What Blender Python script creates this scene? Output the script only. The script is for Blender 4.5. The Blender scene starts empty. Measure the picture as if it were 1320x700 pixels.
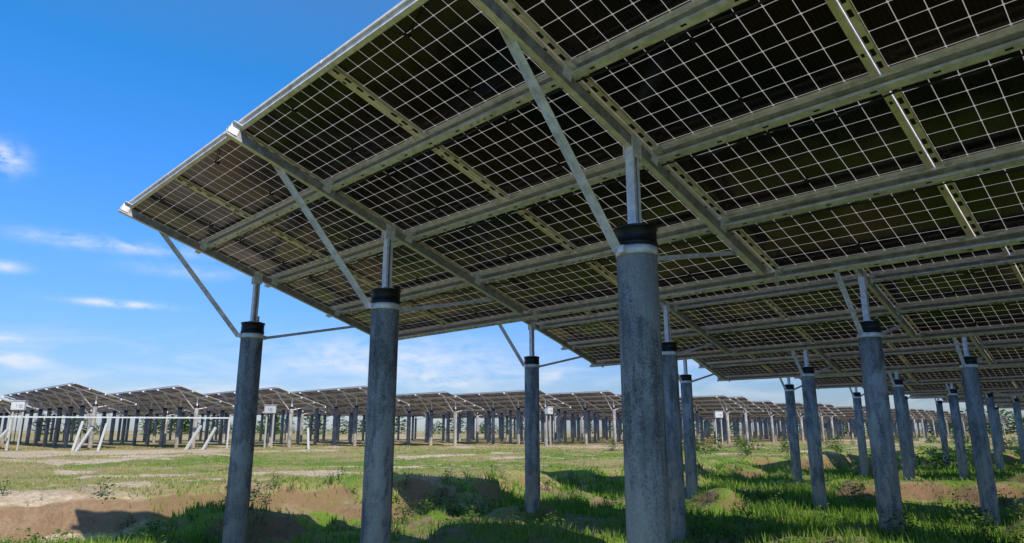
import bpy, math, random
import numpy as np
from mathutils import Vector, Matrix
random.seed(4); rng=np.random.default_rng(7)
sc=bpy.context.scene
sc.view_settings.view_transform='Standard'; sc.view_settings.look='None'; sc.view_settings.exposure=0
R=math.radians
E1=np.array([-.7040,.7102]); E2=np.array([.7102,.7040])
def W(e1,e2): return E1[0]*e1+E2[0]*e2, E1[1]*e1+E2[1]*e2
def link(o,parent=None):
    sc.collection.objects.link(o)
    if parent: o.parent=parent
    return o
# ---------------- node helpers
def mat(name):
    m=bpy.data.materials.new(name); m.use_nodes=True
    nt=m.node_tree; nt.nodes.clear()
    out=nt.nodes.new('ShaderNodeOutputMaterial')
    return m,nt,out
class N:
    def __init__(s,nt): s.nt=nt
    def set(s,sock,v):
        if isinstance(v,bpy.types.NodeSocket): s.nt.links.new(v,sock)
        elif v is not None: sock.default_value=v
    def math(s,op,a,b=None,c=None,clamp=False):
        n=s.nt.nodes.new('ShaderNodeMath'); n.operation=op; n.use_clamp=clamp
        s.set(n.inputs[0],a); s.set(n.inputs[1],b)
        if c is not None: s.set(n.inputs[2],c)
        return n.outputs[0]
    def vmath(s,op,a,b=None):
        n=s.nt.nodes.new('ShaderNodeVectorMath'); n.operation=op
        s.set(n.inputs[0],a); s.set(n.inputs[1],b); return n.outputs[0]
    def noise(s,vec,scale,detail=4,rough=.55,dist=0):
        n=s.nt.nodes.new('ShaderNodeTexNoise'); n.inputs['Scale'].default_value=scale
        n.inputs['Detail'].default_value=detail; n.inputs['Roughness'].default_value=rough
        n.inputs['Distortion'].default_value=dist
        if vec is not None: s.set(n.inputs['Vector'],vec)
        return n.outputs['Fac']
    def ramp(s,f,stops):
        n=s.nt.nodes.new('ShaderNodeValToRGB'); e=n.color_ramp.elements
        while len(e)<len(stops): e.new(.5)
        for i,(p,c) in enumerate(stops):
            e[i].position=p; e[i].color=(c,c,c,1) if not hasattr(c,'__len__') else (*c,1)
        s.set(n.inputs[0],f); return n.outputs[0]
    def mr(s,v,a,b,c=0,d=1,smooth=True):
        n=s.nt.nodes.new('ShaderNodeMapRange'); n.interpolation_type='SMOOTHSTEP' if smooth else 'LINEAR'
        s.set(n.inputs[0],v)
        for i,q in enumerate((a,b,c,d)): n.inputs[i+1].default_value=q
        return n.outputs[0]
    def mix(s,f,a,b,blend='MIX'):
        n=s.nt.nodes.new('ShaderNodeMix'); n.data_type='RGBA'; n.blend_type=blend
        s.set(n.inputs[0],f)
        s.set(n.inputs[6],a if not isinstance(a,tuple) else (*a,1)); s.set(n.inputs[7],b if not isinstance(b,tuple) else (*b,1))
        return n.outputs[2]
    def node(s,t): return s.nt.nodes.new(t)
    def sep(s,v):
        n=s.nt.nodes.new('ShaderNodeSeparateXYZ'); s.set(n.inputs[0],v); return n.outputs
    def comb(s,x,y,z):
        n=s.nt.nodes.new('ShaderNodeCombineXYZ'); s.set(n.inputs[0],x);s.set(n.inputs[1],y);s.set(n.inputs[2],z); return n.outputs[0]
    def pbsdf(s,col,rough,metal=0,spec=.5,normal=None):
        n=s.nt.nodes.new('ShaderNodeBsdfPrincipled')
        s.set(n.inputs['Base Color'],col if not isinstance(col,tuple) else (*col,1)); s.set(n.inputs['Roughness'],rough)
        s.set(n.inputs['Metallic'],metal); s.set(n.inputs['Specular IOR Level'],spec)
        if normal is not None: s.set(n.inputs['Normal'],normal)
        return n.outputs[0]
    def bump(s,h,st,dist):
        n=s.nt.nodes.new('ShaderNodeBump'); n.inputs['Strength'].default_value=st; n.inputs['Distance'].default_value=dist
        s.set(n.inputs['Height'],h); return n.outputs[0]
    def pos(s): return s.nt.nodes.new('ShaderNodeNewGeometry').outputs['Position']
# ---------------- materials
def m_cells():
    m,nt,out=mat('bifacial_glass_cells'); n=N(nt)
    uv=n.node('ShaderNodeUVMap').outputs[0]; s=n.sep(uv)
    fu=n.math('FRACT',s[0]); fv=n.math('FRACT',s[1])
    du=n.math('SUBTRACT',.5,n.math('ABSOLUTE',n.math('SUBTRACT',fu,.5)))
    dv=n.math('SUBTRACT',.5,n.math('ABSOLUTE',n.math('SUBTRACT',fv,.5)))
    g1=n.math('LESS_THAN',du,.015); g2=n.math('LESS_THAN',dv,.015)
    g3=n.math('LESS_THAN',n.math('ADD',du,dv),.07)
    g=n.math('MAXIMUM',n.math('MAXIMUM',g1,g2),g3)
    bb=n.math('FRACT',n.math('MULTIPLY',s[0],5)); bd=n.math('ABSOLUTE',n.math('SUBTRACT',bb,.5))
    bus=n.math('LESS_THAN',bd,.04)
    P=n.pos()
    cellid=n.vmath('FLOOR',uv); wn=n.node('ShaderNodeTexWhiteNoise'); wn.noise_dimensions='3D'
    n.set(wn.inputs['Vector'],n.vmath('ADD',cellid,n.vmath('FLOOR',n.vmath('MULTIPLY',P,(.2,.2,.2)))))
    big=n.noise(P,.8,2)
    col=n.mix(n.mr(big,.36,.66),(.004,.004,.008),(.028,.013,.007))
    col=n.mix(n.math('MULTIPLY',wn.outputs['Value'],.35),col,(.022,.013,.012))
    col=n.mix(n.math('MULTIPLY',bus,.20),col,(.12,.10,.10))
    dust=n.noise(P,5,4,.7)
    col=n.mix(n.math('MULTIPLY',n.ramp(dust,[(.55,0),(.8,1)]),.07),col,(.28,.16,.10))
    rough=n.mr(dust,.3,.7,.08,.24)
    cell=n.pbsdf(col,rough,0,.38)
    gapc=n.mix(big,(.50,.40,.37),(.72,.60,.55))
    d=n.pbsdf(gapc,.35,0,.4)
    t=n.node('ShaderNodeBsdfTranslucent'); t.inputs[0].default_value=(.66,.55,.47,1)
    mx=n.node('ShaderNodeMixShader'); mx.inputs[0].default_value=.42
    nt.links.new(d,mx.inputs[1]); nt.links.new(t.outputs[0],mx.inputs[2])
    mm=n.node('ShaderNodeMixShader'); n.set(mm.inputs[0],g); nt.links.new(cell,mm.inputs[1]); nt.links.new(mx.outputs[0],mm.inputs[2])
    nt.links.new(mm.outputs[0],out.inputs[0]); return m
def m_metal(name,c1,c2,metal=.55,r0=.35,r1=.6,dirt=.3):
    m,nt,out=mat(name); n=N(nt); P=n.pos()
    f=n.noise(P,14,3,.65); col=n.mix(n.mr(f,.35,.65),c1,c2)
    d=n.ramp(n.noise(P,3.1,4,.7),[(.52,0),(.70,1)])
    col=n.mix(n.math('MULTIPLY',d,dirt),col,(.30,.19,.13))
    nt.links.new(n.pbsdf(col,n.mr(f,.3,.7,r0,r1),metal,.5),out.inputs[0]); return m
def m_concrete():
    m,nt,out=mat('spun_concrete'); n=N(nt); P=n.pos()
    st=n.vmath('MULTIPLY',P,(1,1,.45))
    a=n.noise(st,4.6,6,.72,.8); b=n.noise(P,60,3,.8); c=n.noise(st,2.1,5,.65)
    vs=n.noise(n.vmath('MULTIPLY',P,(1,1,.05)),13,3,.6)
    col=n.mix(n.ramp(a,[(.38,0),(.60,1)]),(.135,.125,.115),(.34,.315,.29))
    col=n.mix(n.math('MULTIPLY',n.ramp(vs,[(.50,0),(.64,1)]),.35),col,(.46,.42,.37))
    col=n.mix(n.math('MULTIPLY',n.ramp(vs,[(.34,1),(.44,0)]),.45),col,(.075,.07,.065))
    col=n.mix(n.math('MULTIPLY',n.ramp(b,[(.55,0),(.66,1)]),.6),col,(.52,.48,.43))
    col=n.mix(n.math('MULTIPLY',n.ramp(b,[(.35,1),(.46,0)]),.75),col,(.045,.042,.04))
    col=n.mix(n.math('MULTIPLY',n.ramp(c,[(.55,0),(.59,1)]),.45),col,(.54,.49,.42))
    col=n.mix(n.math('MULTIPLY',n.ramp(c,[(.38,1),(.44,0)]),.4),col,(.08,.075,.068))
    z=n.sep(P)[2]
    low=n.math('MULTIPLY',n.mr(z,.1,1.9,1,0),n.ramp(a,[(.42,0),(.56,1)]))
    col=n.mix(n.math('MULTIPLY',low,.7),col,(.40,.29,.18))
    h=n.math('ADD',n.math('MULTIPLY',b,.6),a)
    nt.links.new(n.pbsdf(col,.88,0,.25,n.bump(h,.7,.01)),out.inputs[0]); return m
def m_plain(name,c,rough=.6,metal=0):
    m,nt,out=mat(name); n=N(nt); P=n.pos()
    col=n.mix(n.noise(P,8,4,.65),tuple(x*.75 for x in c),tuple(min(1,x*1.2) for x in c))
    nt.links.new(n.pbsdf(col,rough,metal,.4),out.inputs[0]); return m
M_CELL=m_cells()
M_FRAME=m_metal('anodised_aluminium_frame',(.76,.65,.58),(.90,.80,.73),.05,.4,.6,.15)
M_FRAMED=m_metal('darker_aluminium_frame',(.36,.33,.32),(.50,.47,.45),.2,.4,.6,.2)  # darker tone of the same frame, used on the low-detail tables
M_STEEL=m_metal('galvanised_steel',(.70,.65,.68),(.92,.87,.91),.15,.34,.55,.33)
M_WEB=m_metal('shade_darkened_steel',(.30,.275,.285),(.48,.44,.45),.3,.4,.6,.45)  # groove shade painted into the channel webs as darker, dirtier steel
M_BLACK=m_plain('black_plastic',(.012,.012,.013),.5)
M_CONC=m_concrete()
M_COLLAR=m_plain('bitumen_black_steel',(.014,.014,.016),.42,.2)
M_WHITE=m_plain('light_grey_paint',(.50,.51,.51),.55)
M_CRETEW=m_plain('pale_concrete',(.40,.39,.36),.85)
# ---------------- mesh builder
class MB:
    def __init__(s): s.v=[];s.f=[];s.m=[];s.uv={};s.sm=[]
    def face(s,vs,m,uv=None,smooth=False):
        b=len(s.v); s.v+= [tuple(p) for p in vs]; s.f.append(tuple(range(b,b+len(vs)))); s.m.append(m); s.sm.append(smooth)
        if uv: s.uv[len(s.f)-1]=uv
    def box(s,c,ax,ay,az,m=0):
        c,ax,ay,az=[Vector(q) for q in (c,ax,ay,az)]
        b=len(s.v)
        for k in (-.5,.5):
            for j in (-.5,.5):
                for i in (-.5,.5): s.v.append(tuple(c+ax*i+ay*j+az*k))
        fs=[(0,2,3,1),(4,5,7,6),(0,1,5,4),(2,6,7,3),(0,4,6,2),(1,3,7,5)]
        if ax.cross(ay).dot(az)<0: fs=[f[::-1] for f in fs]
        for f in fs: s.f.append(tuple(b+i for i in f)); s.m.append(m); s.sm.append(False)
    def beam(s,p,q,w,h,m=0,up=(0,0,1),kind='box',flip=1,t=.006,mw=None):
        p=Vector(p);q=Vector(q); d=q-p; L=d.length; dn=d/L; up=Vector(up)
        sx=dn.cross(up).normalized()*flip; u=sx.cross(dn).normalized()*flip
        c=(p+q)/2
        if mw is None: mw=m
        if kind=='box': s.box(c,d,sx*w,u*h,m)
        elif kind=='C':
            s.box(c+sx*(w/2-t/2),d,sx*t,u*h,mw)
            s.box(c+u*(h/2-t/2)-sx*t/2,d*.9995,sx*(w-t),u*t,m); s.box(c-u*(h/2-t/2)-sx*t/2,d*.9995,sx*(w-t),u*t,m)
            s.box(c+u*(h/2-t-.009)-sx*(w/2-t/2),d*.999,sx*t,u*.018,m); s.box(c-u*(h/2-t-.009)-sx*(w/2-t/2),d*.999,sx*t,u*.018,m)
        elif kind=='L':
            s.box(c+sx*(w/2-t/2),d,sx*t,u*h,m); s.box(c-u*(h/2-t/2)-sx*t/2,d*.9995,sx*(w-t),u*t,m)
    def ring(s,cx,cy,prof,seg=32,m=0,cap=True):
        b=len(s.v); n=len(prof)
        for (r,z) in prof:
            for i in range(seg):
                a=2*math.pi*i/seg; s.v.append((cx+r*math.cos(a),cy+r*math.sin(a),z))
        for k in range(n-1):
            for i in range(seg):
                j=(i+1)%seg
                s.f.append((b+k*seg+i,b+k*seg+j,b+(k+1)*seg+j,b+(k+1)*seg+i)); s.m.append(m); s.sm.append(abs(prof[k][1]-prof[k+1][1])>.02)
        if cap: s.f.append(tuple(b+(n-1)*seg+i for i in range(seg))); s.m.append(m); s.sm.append(False)
    def tube(s,pts,r,seg=5,m=0):
        pts=[Vector(p) for p in pts]; b=len(s.v)
        for i,p in enumerate(pts):
            d=(pts[min(i+1,len(pts)-1)]-pts[max(i-1,0)]).normalized()
            a=d.orthogonal().normalized() if abs(d.z)>.95 else d.cross(Vector((0,0,1))).normalized(); c=d.cross(a)
            for k in range(seg):
                t=2*math.pi*k/seg; s.v.append(tuple(p+a*r*math.cos(t)+c*r*math.sin(t)))
        for i in range(len(pts)-1):
            for k in range(seg):
                j=(k+1)%seg; s.f.append((b+i*seg+k,b+i*seg+j,b+(i+1)*seg+j,b+(i+1)*seg+k)); s.m.append(m); s.sm.append(True)
    def mesh(s,name,mats):
        me=bpy.data.meshes.new(name); me.from_pydata(s.v,[],s.f)
        for x in mats: me.materials.append(x)
        me.polygons.foreach_set('material_index',s.m); me.polygons.foreach_set('use_smooth',s.sm)
        if s.uv:
            ul=me.uv_layers.new(name='UVMap')
            for fi,u in s.uv.items():
                p=me.polygons[fi]
                for k,li in enumerate(p.loop_indices): ul.data[li].uv=u[k]
        me.update(); return me
# ---------------- solar table
TAN=.317; TH=math.atan(TAN); CT,ST=math.cos(TH),math.sin(TH)
ZP=4.10; SP=3.27; PW=1.72; PH=1.105; V0=-1.836; H_POST=3.23
def S(x,v,w=0): return Vector((x, v*CT+w*ST, ZP-v*ST+w*CT))
NX=Vector((1,0,0)); NV=Vector((0,CT,-ST)); NW=Vector((0,ST,CT))
def build_table(npost,seed,lod=0):
    rr=random.Random(seed)
    npan=int(((npost-1)*SP+.8)/PW+.3); X0=-.36; L=npan*PW
    pn=MB(); st=MB(); pl=MB()
    for i in range(npan):
        for j in range(4):
            xa=X0+i*PW+.007; xb=xa+PW-.014; va=V0+j*PH+.008; vb=va+PH-.016
            dz=rr.uniform(-.004,.004)
            u0=i*16+ j*3; v0=j*8+i*2
            tl=[rr.uniform(-.003,.003) for _ in range(4)]
            q=[S(xa,va,dz+tl[0]),S(xb,va,dz+tl[1]),S(xb,vb,dz+tl[2]),S(xa,vb,dz+tl[3])]
            mg=.28
            pn.face([q[3],q[2],q[1],q[0]],0,[(u0-mg,v0+6+mg),(u0+10+mg,v0+6+mg),(u0+10+mg,v0-mg),(u0-mg,v0-mg)])
            fx=.046; fw=.034; fh=.034
            xm=(xa+xb)/2; vm=(va+vb)/2
            pn.box(S(xa+fx/2,vm,dz-fh/2+.002),NX*fx,NV*(vb-va-2*fw),NW*fh,1)
            pn.box(S(xb-fx/2,vm,dz-fh/2+.002),NX*fx,NV*(vb-va-2*fw),NW*fh,1)
            pn.box(S(xm,va+fw/2,dz-fh/2+.003),NX*(xb-xa),NV*fw,NW*fh,1)
            pn.box(S(xm,vb-fw/2,dz-fh/2+.003),NX*(xb-xa),NV*fw,NW*fh,1)
            if lod: continue
            for k in range(8):
                vv=va+.13+k*(PH-.26)/7
                if k!=4: pn.box(S(xa+fx/2-.001,vv,dz-fh+.002),NX*.026,NV*.06,NW*.008,2)
                if k in (1,6): pn.box(S(xb-fx/2,vv,dz-fh+.002),NX*.018,NV*.03,NW*.008,2)
            for kk in (.2,.8):
                pn.box(S(xm,va+PH*kk,dz-.010),NX*.024,NV*.05,NW*.014,2)
            if (i+j)%2:
                a=S(xm,va+PH*.2,-.02); bb=S(xm+(.55+rr.uniform(-.1,.1)),va+.06,-.04); c=(a+bb)/2+Vector((0,rr.uniform(-.05,.05),-rr.uniform(.02,.08)))
                pts=[a*(1-t)**2+c*2*t*(1-t)+bb*t*t for t in [q/6 for q in range(7)]]
                pn.tube(pts,.004,4,2)
    XA=X0-.03; XB=X0+L+.03
    vs=[V0+.05,V0+PH,V0+2*PH,V0+3*PH,V0+4*PH-.04]
    for k,v in enumerate(vs):
        w=.066; h=.10
        if k==0: w,h=.045,.06
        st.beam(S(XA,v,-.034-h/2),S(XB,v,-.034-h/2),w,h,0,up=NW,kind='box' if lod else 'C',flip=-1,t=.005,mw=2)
        if lod or k==0: continue
        x=XA+.9+.7*(k%3)
        while x<XB:
            st.box(S(x,v+.036,-.034-h/2),NX*.36,NV*.007,NW*(h-.03),0)
            st.box(S(x,v,-.034-h-.003),NX*.30,NV*.05,NW*.006,0)
            for bx in (-.12,-.04,.04,.12):
                st.box(S(x+bx,v-.005,-.034-h-.010),NX*.02,NV*.02,NW*.012,2)
            x+=4.4
        x=XA+.3
        while x<XB-.1:
            st.box(S(x,v-.004,-.034-h-.0012),NX*.04,NV*.014,NW*.004,1); x+=.36
        for i in range(npan+1):
            for s_ in (-.09,.09):
                xx=X0+i*PW+s_
                if XA<xx<XB: st.box(S(xx,v-.05,-.044),NX*.045,NV*.05,NW*.02,0)
    if not lod:
        for v in (vs[1]+.045,vs[2]+.05,vs[3]+.045):
            pts=[];x=XA+.3
            while x<XB-.2:
                pts.append(S(x,v,-.13-rr.uniform(0,.012))); pts.append(S(x+.42,v+rr.uniform(-.01,.02),-.14-rr.uniform(.01,.05))); x+=.84
            st.tube(pts,.008,5,1)
    seg=14 if lod else 36
    for k in range(npost):
        x=k*SP; wr=-.034-.10
        h=.085
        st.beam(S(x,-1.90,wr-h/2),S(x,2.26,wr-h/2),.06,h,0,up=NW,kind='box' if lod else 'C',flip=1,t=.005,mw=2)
        zr=lambda y: ZP-y*TAN-(.134+h)/CT
        jx=rr.uniform(-.012,.012)
        st.beam((x+jx,0,H_POST+.02),(x+jx,0,zr(0)+.04),.075,.075,0,up=(0,1,0),kind='box' if lod else 'C',flip=1,t=.006)
        zc=H_POST-.19; yh=-1.36; yl=1.70
        st.beam((x-.036,-.18,zc-.01),(x-.036,yh,zr(yh)+.045),.045,.055,0,up=(1,0,0),kind='L',t=.005)
        st.beam((x-.036,.18,zc-.005),(x-.036,yl,zr(yl)+.04),.04,.05,0,up=(1,0,0),kind='L',t=.005)
        if not lod:
            for v in vs:
                st.box(S(x+.036,v-.06,wr-.01),NX*.006,NV*.09,NW*.10,0)
                st.box(S(x+.059,v-.06,wr+.045),NX*.05,NV*.09,NW*.006,0)
            st.box((x+.041,0,zr(0)+.01),(.007,0,0),(0,.12,0),(0,0,.17),0); st.box((x-.041,0,zr(0)+.01),(.007,0,0),(0,.12,0),(0,0,.17),0)
            for zz in (-.03,.03):
                st.box((x-.05,.0,zr(0)+zz),(.014,0,0),(0,.022,0),(0,0,.022),0)
            st.box((x,0,H_POST+.011),(.17,0,0),(0,.17,0),(0,0,.014),0)
            st.box((x,.06,H_POST+.06),(.006,0,0),(0,.05,0),(0,0,.09),0)
            for y in (yh,yl):
                st.box((x-.03,y,zr(y)+.045),(.03,0,0),(0,.025,0),(0,0,.025),0)
            st.ring(x,0,[(.151,zc-.03),(.1565,zc-.029),(.1565,zc+.029),(.151,zc+.03)],32,0,False)
            st.box((x,-.175,zc),(.05,0,0),(0,.05,0),(0,0,.055),0); st.box((x,.175,zc),(.05,0,0),(0,.05,0),(0,0,.055),0)
        pl.ring(x,0,[(.15,-.9),(.15,1.0),(.15,H_POST-.13)],seg,0,True)
        pl.ring(x,0,[(.152,H_POST-.15),(.160,H_POST-.145),(.160,H_POST-.12),(.154,H_POST-.115),(.154,H_POST-.02),(.163,H_POST-.016),(.163,H_POST),(.06,H_POST+.003)],seg,1,True)
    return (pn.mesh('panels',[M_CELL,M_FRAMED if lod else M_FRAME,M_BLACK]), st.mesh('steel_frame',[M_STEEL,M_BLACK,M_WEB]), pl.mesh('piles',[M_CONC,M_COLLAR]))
ROT=math.atan2(-.7102,.7040)
def place(tab,e1,e2,z=0,rz=0,pm=None):
    o=bpy.data.objects.new('solar_panel_array',None); o.empty_display_size=.5
    x,y=W(e1,e2); o.location=(x,y,z); o.rotation_euler=(0,0,ROT+rz); link(o)
    for me,nm in zip(tab,('panels','steel_frame','piles')):
        c=bpy.data.objects.new(nm,me); link(c,o)
    return o
T1=build_table(8,1); T2=build_table(8,2,1)
firsts=[(9.40,4.15),(9.78,10.27),(9.92,16.45)]
for k in range(0,32):
    if k<3: e1,e2=firsts[k]
    else: e1,e2=9.9+random.uniform(-.15,.15),16.45+(k-2)*6.15
    place(T1 if k<5 else T2,e1,e2,0 if k<2 else random.uniform(-.04,.04),0)
# ---------------- far block
def start(e2): return max(34,59-.5*(e2-8))
UP=.42
for k in range(-6,32):
    e2=1.2+6.15*k; s0=start(e2)+(k%3==0)*.8+random.uniform(-.6,.6)
    for q in range(2):
        place(T2,s0+(7+8*q)*SP+q,e2+random.uniform(-.15,.15),UP+random.uniform(-.22,.12),random.uniform(-.012,.012))
tr=MB()
a2=-40; pts=[]
while a2<26:
    pts.append((start(a2)-.9,a2)); a2+=6.15
for (p,q) in zip(pts[:-1],pts[1:]):
    a=W(*p); b=W(*q)
    tr.beam((a[0],a[1],2.64),(b[0],b[1],2.64),.26,.10,0,kind='box')
for p in pts[::2]:
    a=W(*p); tr.ring(a[0],a[1],[(.07,0),(.07,2.6)],12,1)
link(bpy.data.objects.new('cable_tray',tr.mesh('cable_tray',[M_WHITE,M_CRETEW])))
def cabinet(e1,e2,z,s0=1):
    mb=MB(); x,y=W(e1,e2)
    for s_ in (-.3,.3): mb.box((s_,0,z/2+.2),(.09,0,0),(0,.09,0),(0,0,z+.4),1)
    mb.box((0,-.07,z+.1),(.8,0,0),(0,.3,0),(0,0,.58),0)
    mb.box((0,-.07,z+.41),(.92,0,0),(0,.42,0),(0,0,.035),0)
    mb.box((-.19,-.228,z+.1),(.34,0,0),(0,.012,0),(0,0,.48),0); mb.box((.19,-.228,z+.1),(.34,0,0),(0,.012,0),(0,0,.48),0)
    for i in range(5): mb.box((.19,-.237,z-.05+i*.05),(.24,0,0),(0,.006,0),(0,0,.012),2)
    mb.box((-.05,-.24,z+.1),(.02,0,0),(0,.02,0),(0,0,.12),2)
    mb.tube([(0,0,z-.2),(0,.02,z-.9),(.02,0,.4)],.03,6,2)
    o=bpy.data.objects.new('inverter_cabinet',mb.mesh('inverter_cabinet',[M_WHITE,M_CRETEW,M_BLACK])); link(o); o.location=(x,y,.4); o.rotation_euler=(0,0,R(random.uniform(-60,60)))
for e2,zz in ((9.5,2.9),(24,2.8),(44,2.9),(60,2.7)): cabinet(start(e2)-1.0,e2,zz)
st_=MB()
for e2 in (8.2,9.0,12.8,13.4,14.2,19.5,20.3,26):
    a=W(start(e2)-1.9+random.uniform(-.3,.3),e2); b=W(start(e2)-3.2+random.uniform(-.6,.6),e2-1.1+random.uniform(-.4,.4))
    st_.beam((b[0],b[1],.2),(a[0],a[1],2.2+random.uniform(-.5,.2)),.15,.15,0,kind='box')
link(bpy.data.objects.new('leaning_concrete_struts',st_.mesh('leaning_concrete_struts',[M_CRETEW])))
# ---------------- noise + terrain
TB=rng.random((256,256))
def vn(x,y):
    xi=np.floor(x).astype(int); yi=np.floor(y).astype(int); fx=x-xi; fy=y-yi
    fx=fx*fx*(3-2*fx); fy=fy*fy*(3-2*fy)
    g=lambda i,j: TB[(xi+i)%256,(yi+j)%256]
    return (g(0,0)*(1-fx)+g(1,0)*fx)*(1-fy)+(g(0,1)*(1-fx)+g(1,1)*fx)*fy
def fbm(x,y,o=4,rgh=.5):
    t=0;a=1;n=0
    for i in range(o): t=t+a*vn(x+17.3*i,y+9.1*i); n+=a; a*=rgh; x=x*2.03; y=y*2.03
    return t/n
def sst(a,b,x): t=np.clip((x-a)/(b-a),0,1); return t*t*(3-2*t)
def coords(x,y): return E1[0]*x+E1[1]*y, E2[0]*x+E2[1]*y
def edge(e2): return 13.55+2.0*(fbm(e2*.22+40,e2*0+3,3)-.5)+.8*(fbm(e2*1.1+4,e2*0+8,3)-.5)+.9*np.sin(e2*.5)*.35
def H(x,y):
    e1,e2=coords(x,y); ed=edge(e2)
    wd=.5+1.6*sst(.4,.7,fbm(e2*.35+2,e2*0+70,3))
    s=sst(ed,ed+wd,e1+.6*(fbm(x*1.7,y*1.7,4)-.5))
    h=.46*s+.16*np.exp(-((e1-ed-1.1)/.8)**2)*fbm(e2*.5,e1*.3,3)*1.6
    h=h-.16*np.exp(-((e1-ed+.7)/.7)**2)
    near=np.clip(1-np.hypot(x,y)/300,0,1)
    h=h+(1-s)*.5*sst(.58,.76,fbm(x*.42+50,y*.42+20,3))*near
    h=h+near*(.34*(fbm(x*.13+5,y*.13+5,3)-.5)*(.5+.5*s)+.24*(fbm(x*.7,y*.7,4)-.5)+.10*(fbm(x*3,y*3,3)-.5))
    return h
def axis(lo,hi,step,far,nf):
    mid=np.arange(lo,hi+1e-6,step)
    k=np.arange(1,nf+1)
    off=step*np.cumsum(1.0*1.13**k)
    return np.concatenate([(lo-off)[::-1],mid,hi+off])
xs=axis(-18,30,.13,3000,61); ys=axis(7,42,.13,3000,61)
X,Y=np.meshgrid(xs,ys); Z=H(X,Y)
nx,ny=len(xs),len(ys)
me=bpy.data.meshes.new('ground'); me.vertices.add(nx*ny)
me.vertices.foreach_set('co',np.stack([X,Y,Z],-1).astype(np.float32).ravel())
I=np.arange(nx*ny).reshape(ny,nx); Q=np.stack([I[:-1,:-1],I[:-1,1:],I[1:,1:],I[1:,:-1]],-1).reshape(-1,4)
me.loops.add(Q.size); me.loops.foreach_set('vertex_index',Q.ravel().astype(np.int32))
me.polygons.add(len(Q)); me.polygons.foreach_set('loop_start',np.arange(0,Q.size,4,dtype=np.int32)); me.polygons.foreach_set('loop_total',np.full(len(Q),4,np.int32))
me.polygons.foreach_set('use_smooth',np.ones(len(Q),bool)); me.update(calc_edges=True)
def sandmask(x,y):
    e1,e2=coords(x,y)
    nz=fbm(x*.6+77,y*.6+12,4)
    a=np.exp(-(((e1-14.9)/1.5)**2+((e2-1.2)/3.2)**2))     # bare patch by the field edge
    b=sst(40,44,e1)*(1-sst(50,56,e1))*(1-sst(14,26,e2))*.8   # bare strip before the far block
    c=sst(.60,.68,fbm(x*.22+33,y*.35+61,4))*sst(15,18,e1)*.8
    return np.clip(sst(.30,.60,(a+b+c)*1.1+(nz-.5)*.8),0,1)
def greenmask(x,y):
    e1,e2=coords(x,y); ed=edge(e2)
    s=sst(ed+.2,ed+1.8,e1); n=fbm(x*.28+9,y*.28,4)
    low=sst(.33,.50,n)*(1-.8*sst(.58,.72,fbm(x*.42+50,y*.42+20,3)))
    fld=.22+.78*sst(.38,.56,fbm(x*.16+3,y*.16+8,4))
    fld=fld*(1-.7*sst(34,46,e1+.25*e2))
    g=low*(1-s)+fld*s
    return np.clip(g,0,1)*(1-sandmask(x,y))
at=me.attributes.new('green','FLOAT','POINT'); at.data.foreach_set('value',greenmask(X,Y).astype(np.float32).ravel())
at=me.attributes.new('sand','FLOAT','POINT'); at.data.foreach_set('value',sandmask(X,Y).astype(np.float32).ravel())
e1g,e2g=coords(X,Y)
at=me.attributes.new('field','FLOAT','POINT'); at.data.foreach_set('value',sst(edge(e2g),edge(e2g)+.8,e1g).astype(np.float32).ravel())
m,nt,out=mat('soil_and_grass'); n=N(nt); P=n.pos()
def attr(nm):
    a=n.node('ShaderNodeAttribute'); a.attribute_name=nm; return a.outputs['Fac']
f1=n.noise(P,1.2,6,.65); f2=n.noise(P,9,4,.7); f3=n.noise(P,38,3,.7)
soil=n.mix(n.ramp(f2,[(.3,0),(.7,1)]),(.24,.15,.08),(.50,.36,.23))
dry=n.mix(n.ramp(f3,[(.35,0),(.65,1)]),(.23,.18,.06),(.48,.40,.16))
grn=n.mix(n.ramp(f3,[(.3,0),(.7,1)]),(.055,.11,.012),(.21,.32,.04))
fieldc=n.mix(n.ramp(f1,[(.40,0),(.58,1)]),soil,dry)
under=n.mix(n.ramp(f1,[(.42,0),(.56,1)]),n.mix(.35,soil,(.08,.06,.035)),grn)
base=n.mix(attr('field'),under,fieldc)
gm=n.math('MULTIPLY',attr('green'),n.ramp(f1,[(.34,0),(.54,1)]))
base=n.mix(gm,base,grn)
sandc=n.mix(n.ramp(f2,[(.32,0),(.66,1)]),(.38,.27,.17),(.66,.53,.38))
base=n.mix(n.math('MULTIPLY',attr('sand'),.9),base,sandc)
nz=n.sep(n.node('ShaderNodeNewGeometry').outputs['Normal'])[2]
stp=n.mr(nz,.88,.74,0,1); base=n.mix(n.math('MULTIPLY',stp,n.ramp(f2,[(.35,.4),(.55,.95)])),base,n.mix(f2,(.12,.065,.035),(.34,.215,.12)))
hh=n.math('ADD',n.math('MULTIPLY',f2,.7),n.math('MULTIPLY',f3,.35))
nt.links.new(n.pbsdf(base,.95,0,.12,n.bump(hh,.9,.08)),out.inputs[0])
me.materials.append(m); link(bpy.data.objects.new('ground',me))
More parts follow.
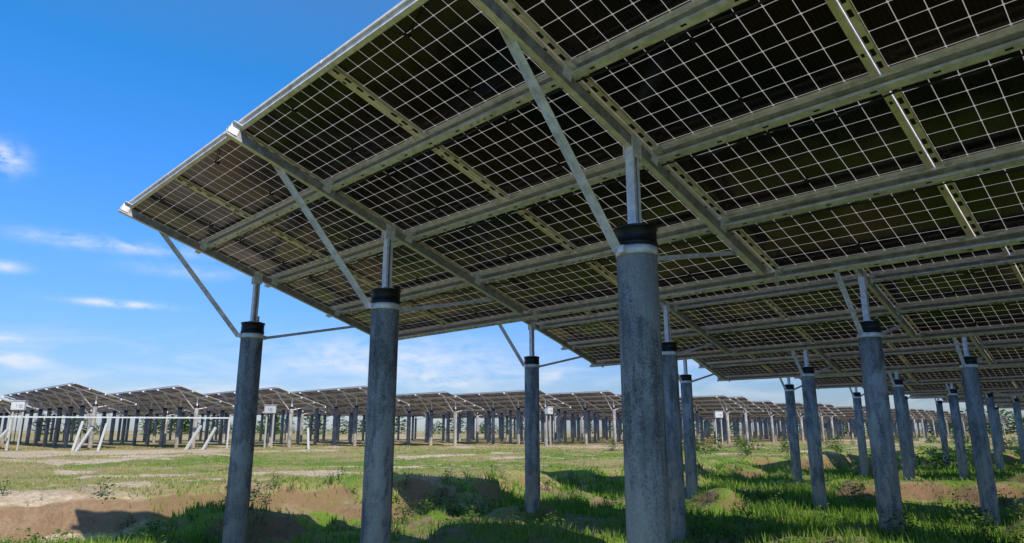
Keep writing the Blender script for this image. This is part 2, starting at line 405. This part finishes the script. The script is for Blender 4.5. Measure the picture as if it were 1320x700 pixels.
# ---------------- grass
def grass_mat():
    m,nt,out=mat('grass_blades'); n=N(nt)
    a=n.node('ShaderNodeAttribute'); a.attribute_name='col'
    d=n.pbsdf(a.outputs['Color'],.6,0,.25)
    t=n.node('ShaderNodeBsdfTranslucent'); nt.links.new(a.outputs['Color'],t.inputs[0])
    mx=n.node('ShaderNodeMixShader'); mx.inputs[0].default_value=.35
    nt.links.new(d,mx.inputs[1]); nt.links.new(t.outputs[0],mx.inputs[2]); nt.links.new(mx.outputs[0],out.inputs[0]); return m
M_GR=grass_mat()
def tri_object(name,V,C):
    k=len(V); me=bpy.data.meshes.new(name); me.vertices.add(k*3); me.vertices.foreach_set('co',V.astype(np.float32).ravel())
    me.loops.add(k*3); me.loops.foreach_set('vertex_index',np.arange(k*3,dtype=np.int32))
    me.polygons.add(k); me.polygons.foreach_set('loop_start',np.arange(0,k*3,3,dtype=np.int32)); me.polygons.foreach_set('loop_total',np.full(k,3,np.int32))
    me.update(calc_edges=True)
    a=me.attributes.new('col','FLOAT_COLOR','POINT'); cc=np.repeat(np.concatenate([C,np.ones((k,1))],1),3,0); a.data.foreach_set('color',cc.astype(np.float32).ravel())
    me.materials.append(M_GR); return link(bpy.data.objects.new(name,me))
def scatter(nt_,per):
    az=rng.uniform(R(-46),R(46),nt_); r=8.5*np.exp(rng.random(nt_)*math.log(70/8.5))
    x=r*np.sin(az); y=r*np.cos(az); e1,e2=coords(x,y); ed=edge(e2)
    s=sst(ed+.2,ed+1.6,e1); g=greenmask(x,y); n2=fbm(x*.9+31,y*.9,3)
    bank=np.exp(-((e1-ed-.1)/.8)**2)
    keep=rng.random(nt_)<np.where(s<.5,.2+.8*sst(.35,.55,n2)*np.clip(g+.12,0,1),.30+.55*sst(.4,.6,n2))
    keep&=rng.random(nt_)>sandmask(x,y)*.9
    x,y,r,s,g,n2,bank=[q[keep] for q in (x,y,r,s,g,n2,bank)]
    x,y,r,s,g,n2,bank=[np.repeat(q,per) for q in (x,y,r,s,g,n2,bank)]
    m_=len(x); sp=.05+.0035*r
    x=x+rng.normal(0,1,m_)*sp; y=y+rng.normal(0,1,m_)*sp
    hgt=(.12+.18*n2*g)*(1-s)+(.03+.07*n2)*s+.08*bank*g; hgt=hgt*rng.uniform(.4,1.25,m_)
    w=(.004+.0008*r)*rng.uniform(.6,1.3,m_); th=rng.uniform(0,2*math.pi,m_); ln=rng.uniform(0,.7,m_)*hgt; la=rng.uniform(0,2*math.pi,m_)
    z=H(x,y)-.01
    V=np.zeros((m_,3,3)); V[:,0]=np.stack([x-w*np.cos(th),y-w*np.sin(th),z],-1); V[:,1]=np.stack([x+w*np.cos(th),y+w*np.sin(th),z],-1)
    V[:,2]=np.stack([x+ln*np.cos(la),y+ln*np.sin(la),z+hgt],-1)
    drym=np.clip(s*.72-g*.65+.12+.6*(rng.random(m_)-.5),0,1)[:,None]
    q=rng.random((m_,1)); gc=np.array([.075,.155,.014])*(1-q)+np.array([.22,.35,.04])*q
    dc=np.array([.48,.40,.17])*rng.uniform(.6,1.2,(m_,1))
    return V,gc*(1-drym)+dc*drym
V,C=scatter(48000,5); print('blades',len(V)); tri_object('grass',V,C)
def weeds(name,spots,leaves):
    Vs=[];Cs=[]
    for (x,y,hs) in spots:
        z=float(H(np.array([x]),np.array([y]))[0]); tint=rng.uniform(.7,1.3)
        for i in range(leaves):
            t=rng.random(); a=rng.uniform(0,2*math.pi); rad=hs*.55*rng.random()**.6*(1-.4*t)
            c=np.array([x+rad*math.cos(a),y+rad*math.sin(a),z+hs*t*rng.uniform(.7,1)])
            L=hs*rng.uniform(.10,.22); d=np.array([math.cos(a),math.sin(a),rng.uniform(-.5,.8)]); d/=np.linalg.norm(d)
            sd=np.array([-math.sin(a),math.cos(a),rng.uniform(-.3,.3)])*L*.42
            col=np.array([.08,.14,.022])*tint*rng.uniform(.6,1.6)
            Vs.append([c,c+d*L*.5+sd,c+d*L]); Vs.append([c,c+d*L,c+d*L*.5-sd]); Cs+=[col,col]
        for i in range(4):
            a=rng.uniform(0,6.28); tp=np.array([x+hs*.3*math.cos(a),y+hs*.3*math.sin(a),z+hs*.9])
            Vs.append([np.array([x-.008,y,z]),np.array([x+.008,y,z]),tp]); Cs.append(np.array([.08,.10,.03]))
    tri_object(name,np.array(Vs),np.array(Cs))
sp=[]
while len(sp)<520:
    az=rng.uniform(R(-42),R(46)); r=10*math.exp(rng.random()*math.log(6)); x=r*math.sin(az); y=r*math.cos(az); e1,e2=coords(x,y)
    ed=float(edge(np.array([e2]))[0])
    if e1<ed-.2 and vn(np.array([x*.6]),np.array([y*.6]))[0]>.45 or abs(e1-ed-.5)<.6 and rng.random()<.6: sp.append((x,y,rng.uniform(.10,.30)*(1+.03*r)))
weeds('weed_plants',sp,60)
sp=[]
for i in range(80):
    e2=rng.uniform(34,100); e1=rng.uniform(8,28); x,y=W(e1,e2); sp.append((x,y,rng.uniform(.4,1.1)))
weeds('distant_bushes',sp,150)
sp=[]
for i in range(90):
    az=R(rng.uniform(-46,46)); r=rng.uniform(235,290); sp.append((r*math.sin(az),r*math.cos(az),rng.uniform(3.5,8.5)))
weeds('distant_trees',sp,240)
# ---------------- light and sky
EL=40; TAZ=-32
d=Vector((math.sin(R(TAZ))*math.cos(R(EL)),math.cos(R(TAZ))*math.cos(R(EL)),-math.sin(R(EL))))
sl=bpy.data.lights.new('sun','SUN'); sl.energy=5; sl.angle=R(.53); sl.color=(1,.94,.83)
so=link(bpy.data.objects.new('sun',sl)); so.rotation_euler=d.to_track_quat('-Z','Y').to_euler()
w=bpy.data.worlds.new('World'); sc.world=w; w.use_nodes=True; nt=w.node_tree; n=N(nt)
bg=nt.nodes['Background']; sky=n.node('ShaderNodeTexSky'); sky.sky_type='NISHITA'; sky.sun_disc=False
sky.sun_elevation=R(EL); sky.sun_rotation=R(180+TAZ); sky.air_density=1.3; sky.dust_density=.3; sky.ozone_density=2.0
g=n.node('ShaderNodeTexCoord').outputs['Generated']; g=n.vmath('NORMALIZE',g); s=n.sep(g)
el=n.math('ARCSINE',s[2]); az=n.math('ARCTAN2',s[0],s[1])
def blob(a,e,wa,we,st):
    x=n.math('DIVIDE',n.math('SUBTRACT',az,R(a)),R(wa)); y=n.math('DIVIDE',n.math('SUBTRACT',el,R(e)),R(we))
    q=n.math('ADD',n.math('MULTIPLY',x,x),n.math('MULTIPLY',y,y))
    return n.math('MULTIPLY',n.math('EXPONENT',n.math('MULTIPLY',q,-1)),st)
cv=n.comb(n.math('MULTIPLY',az,1.0),n.math('MULTIPLY',el,4.5),0)
cv2=n.comb(az,n.math('MULTIPLY',el,2.0),3)
na=n.noise(cv,7,6,.62,.6); nb=n.noise(cv2,26,6,.6,.3)
band=n.math('MULTIPLY',n.mr(el,R(0),R(2),.6,1),n.mr(el,R(4),R(9),1,0))
c1=n.math('MULTIPLY',n.ramp(na,[(.45,0),(.70,1)]),band)
bl=[blob(-31,13.2,6,.5,1.0),blob(-26,11.8,4,.5,.5),blob(-30.5,9.0,3.0,.25,1.6),blob(-38.5,18,1.2,.9,2.0),blob(-37,6.0,1.2,.3,1.6),blob(-36,4.6,1.6,.5,1.7),blob(-10,5.5,10,1.8,1.0),blob(-6,3.9,2.2,.5,1.3),blob(3,4.3,1.6,.5,1.2),blob(-24,2.6,7,.6,1.2),blob(-37.5,10.8,1.2,.35,1.3)]
sm=bl[0]
for b in bl[1:]: sm=n.math('ADD',sm,b)
c2=n.math('MULTIPLY',sm,n.ramp(nb,[(.34,0),(.62,1)]))
cl=n.math('ADD',n.math('MULTIPLY',c1,.55),n.math('MULTIPLY',c2,.8),clamp=True)
elf=n.math('DIVIDE',el,R(60),clamp=True)
tint=n.ramp(elf,[(0,(.29,.38,.60)),(.10,(.27,.42,.75)),(.21,(.25,.50,.98)),(.46,(.14,.62,1.0)),(1,(.95,1.0,1.0))])
gain=n.mix(1,n.mix(1,sky.outputs[0],tint,'MULTIPLY'),(1.2,1.2,1.28),'MULTIPLY')
col=n.mix(n.math('MULTIPLY',cl,.75),gain,(5.6,5.9,6.3))
nt.links.new(col,bg.inputs[0]); bg.inputs[1].default_value=.15
# ---------------- camera
cd=bpy.data.cameras.new('camera'); cd.lens=24; cd.sensor_width=36; cd.clip_end=6000; cd.clip_start=.05
co=link(bpy.data.objects.new('camera',cd)); co.location=(0,0,1.75); co.rotation_euler=(R(90+13.1),0,0); sc.camera=co
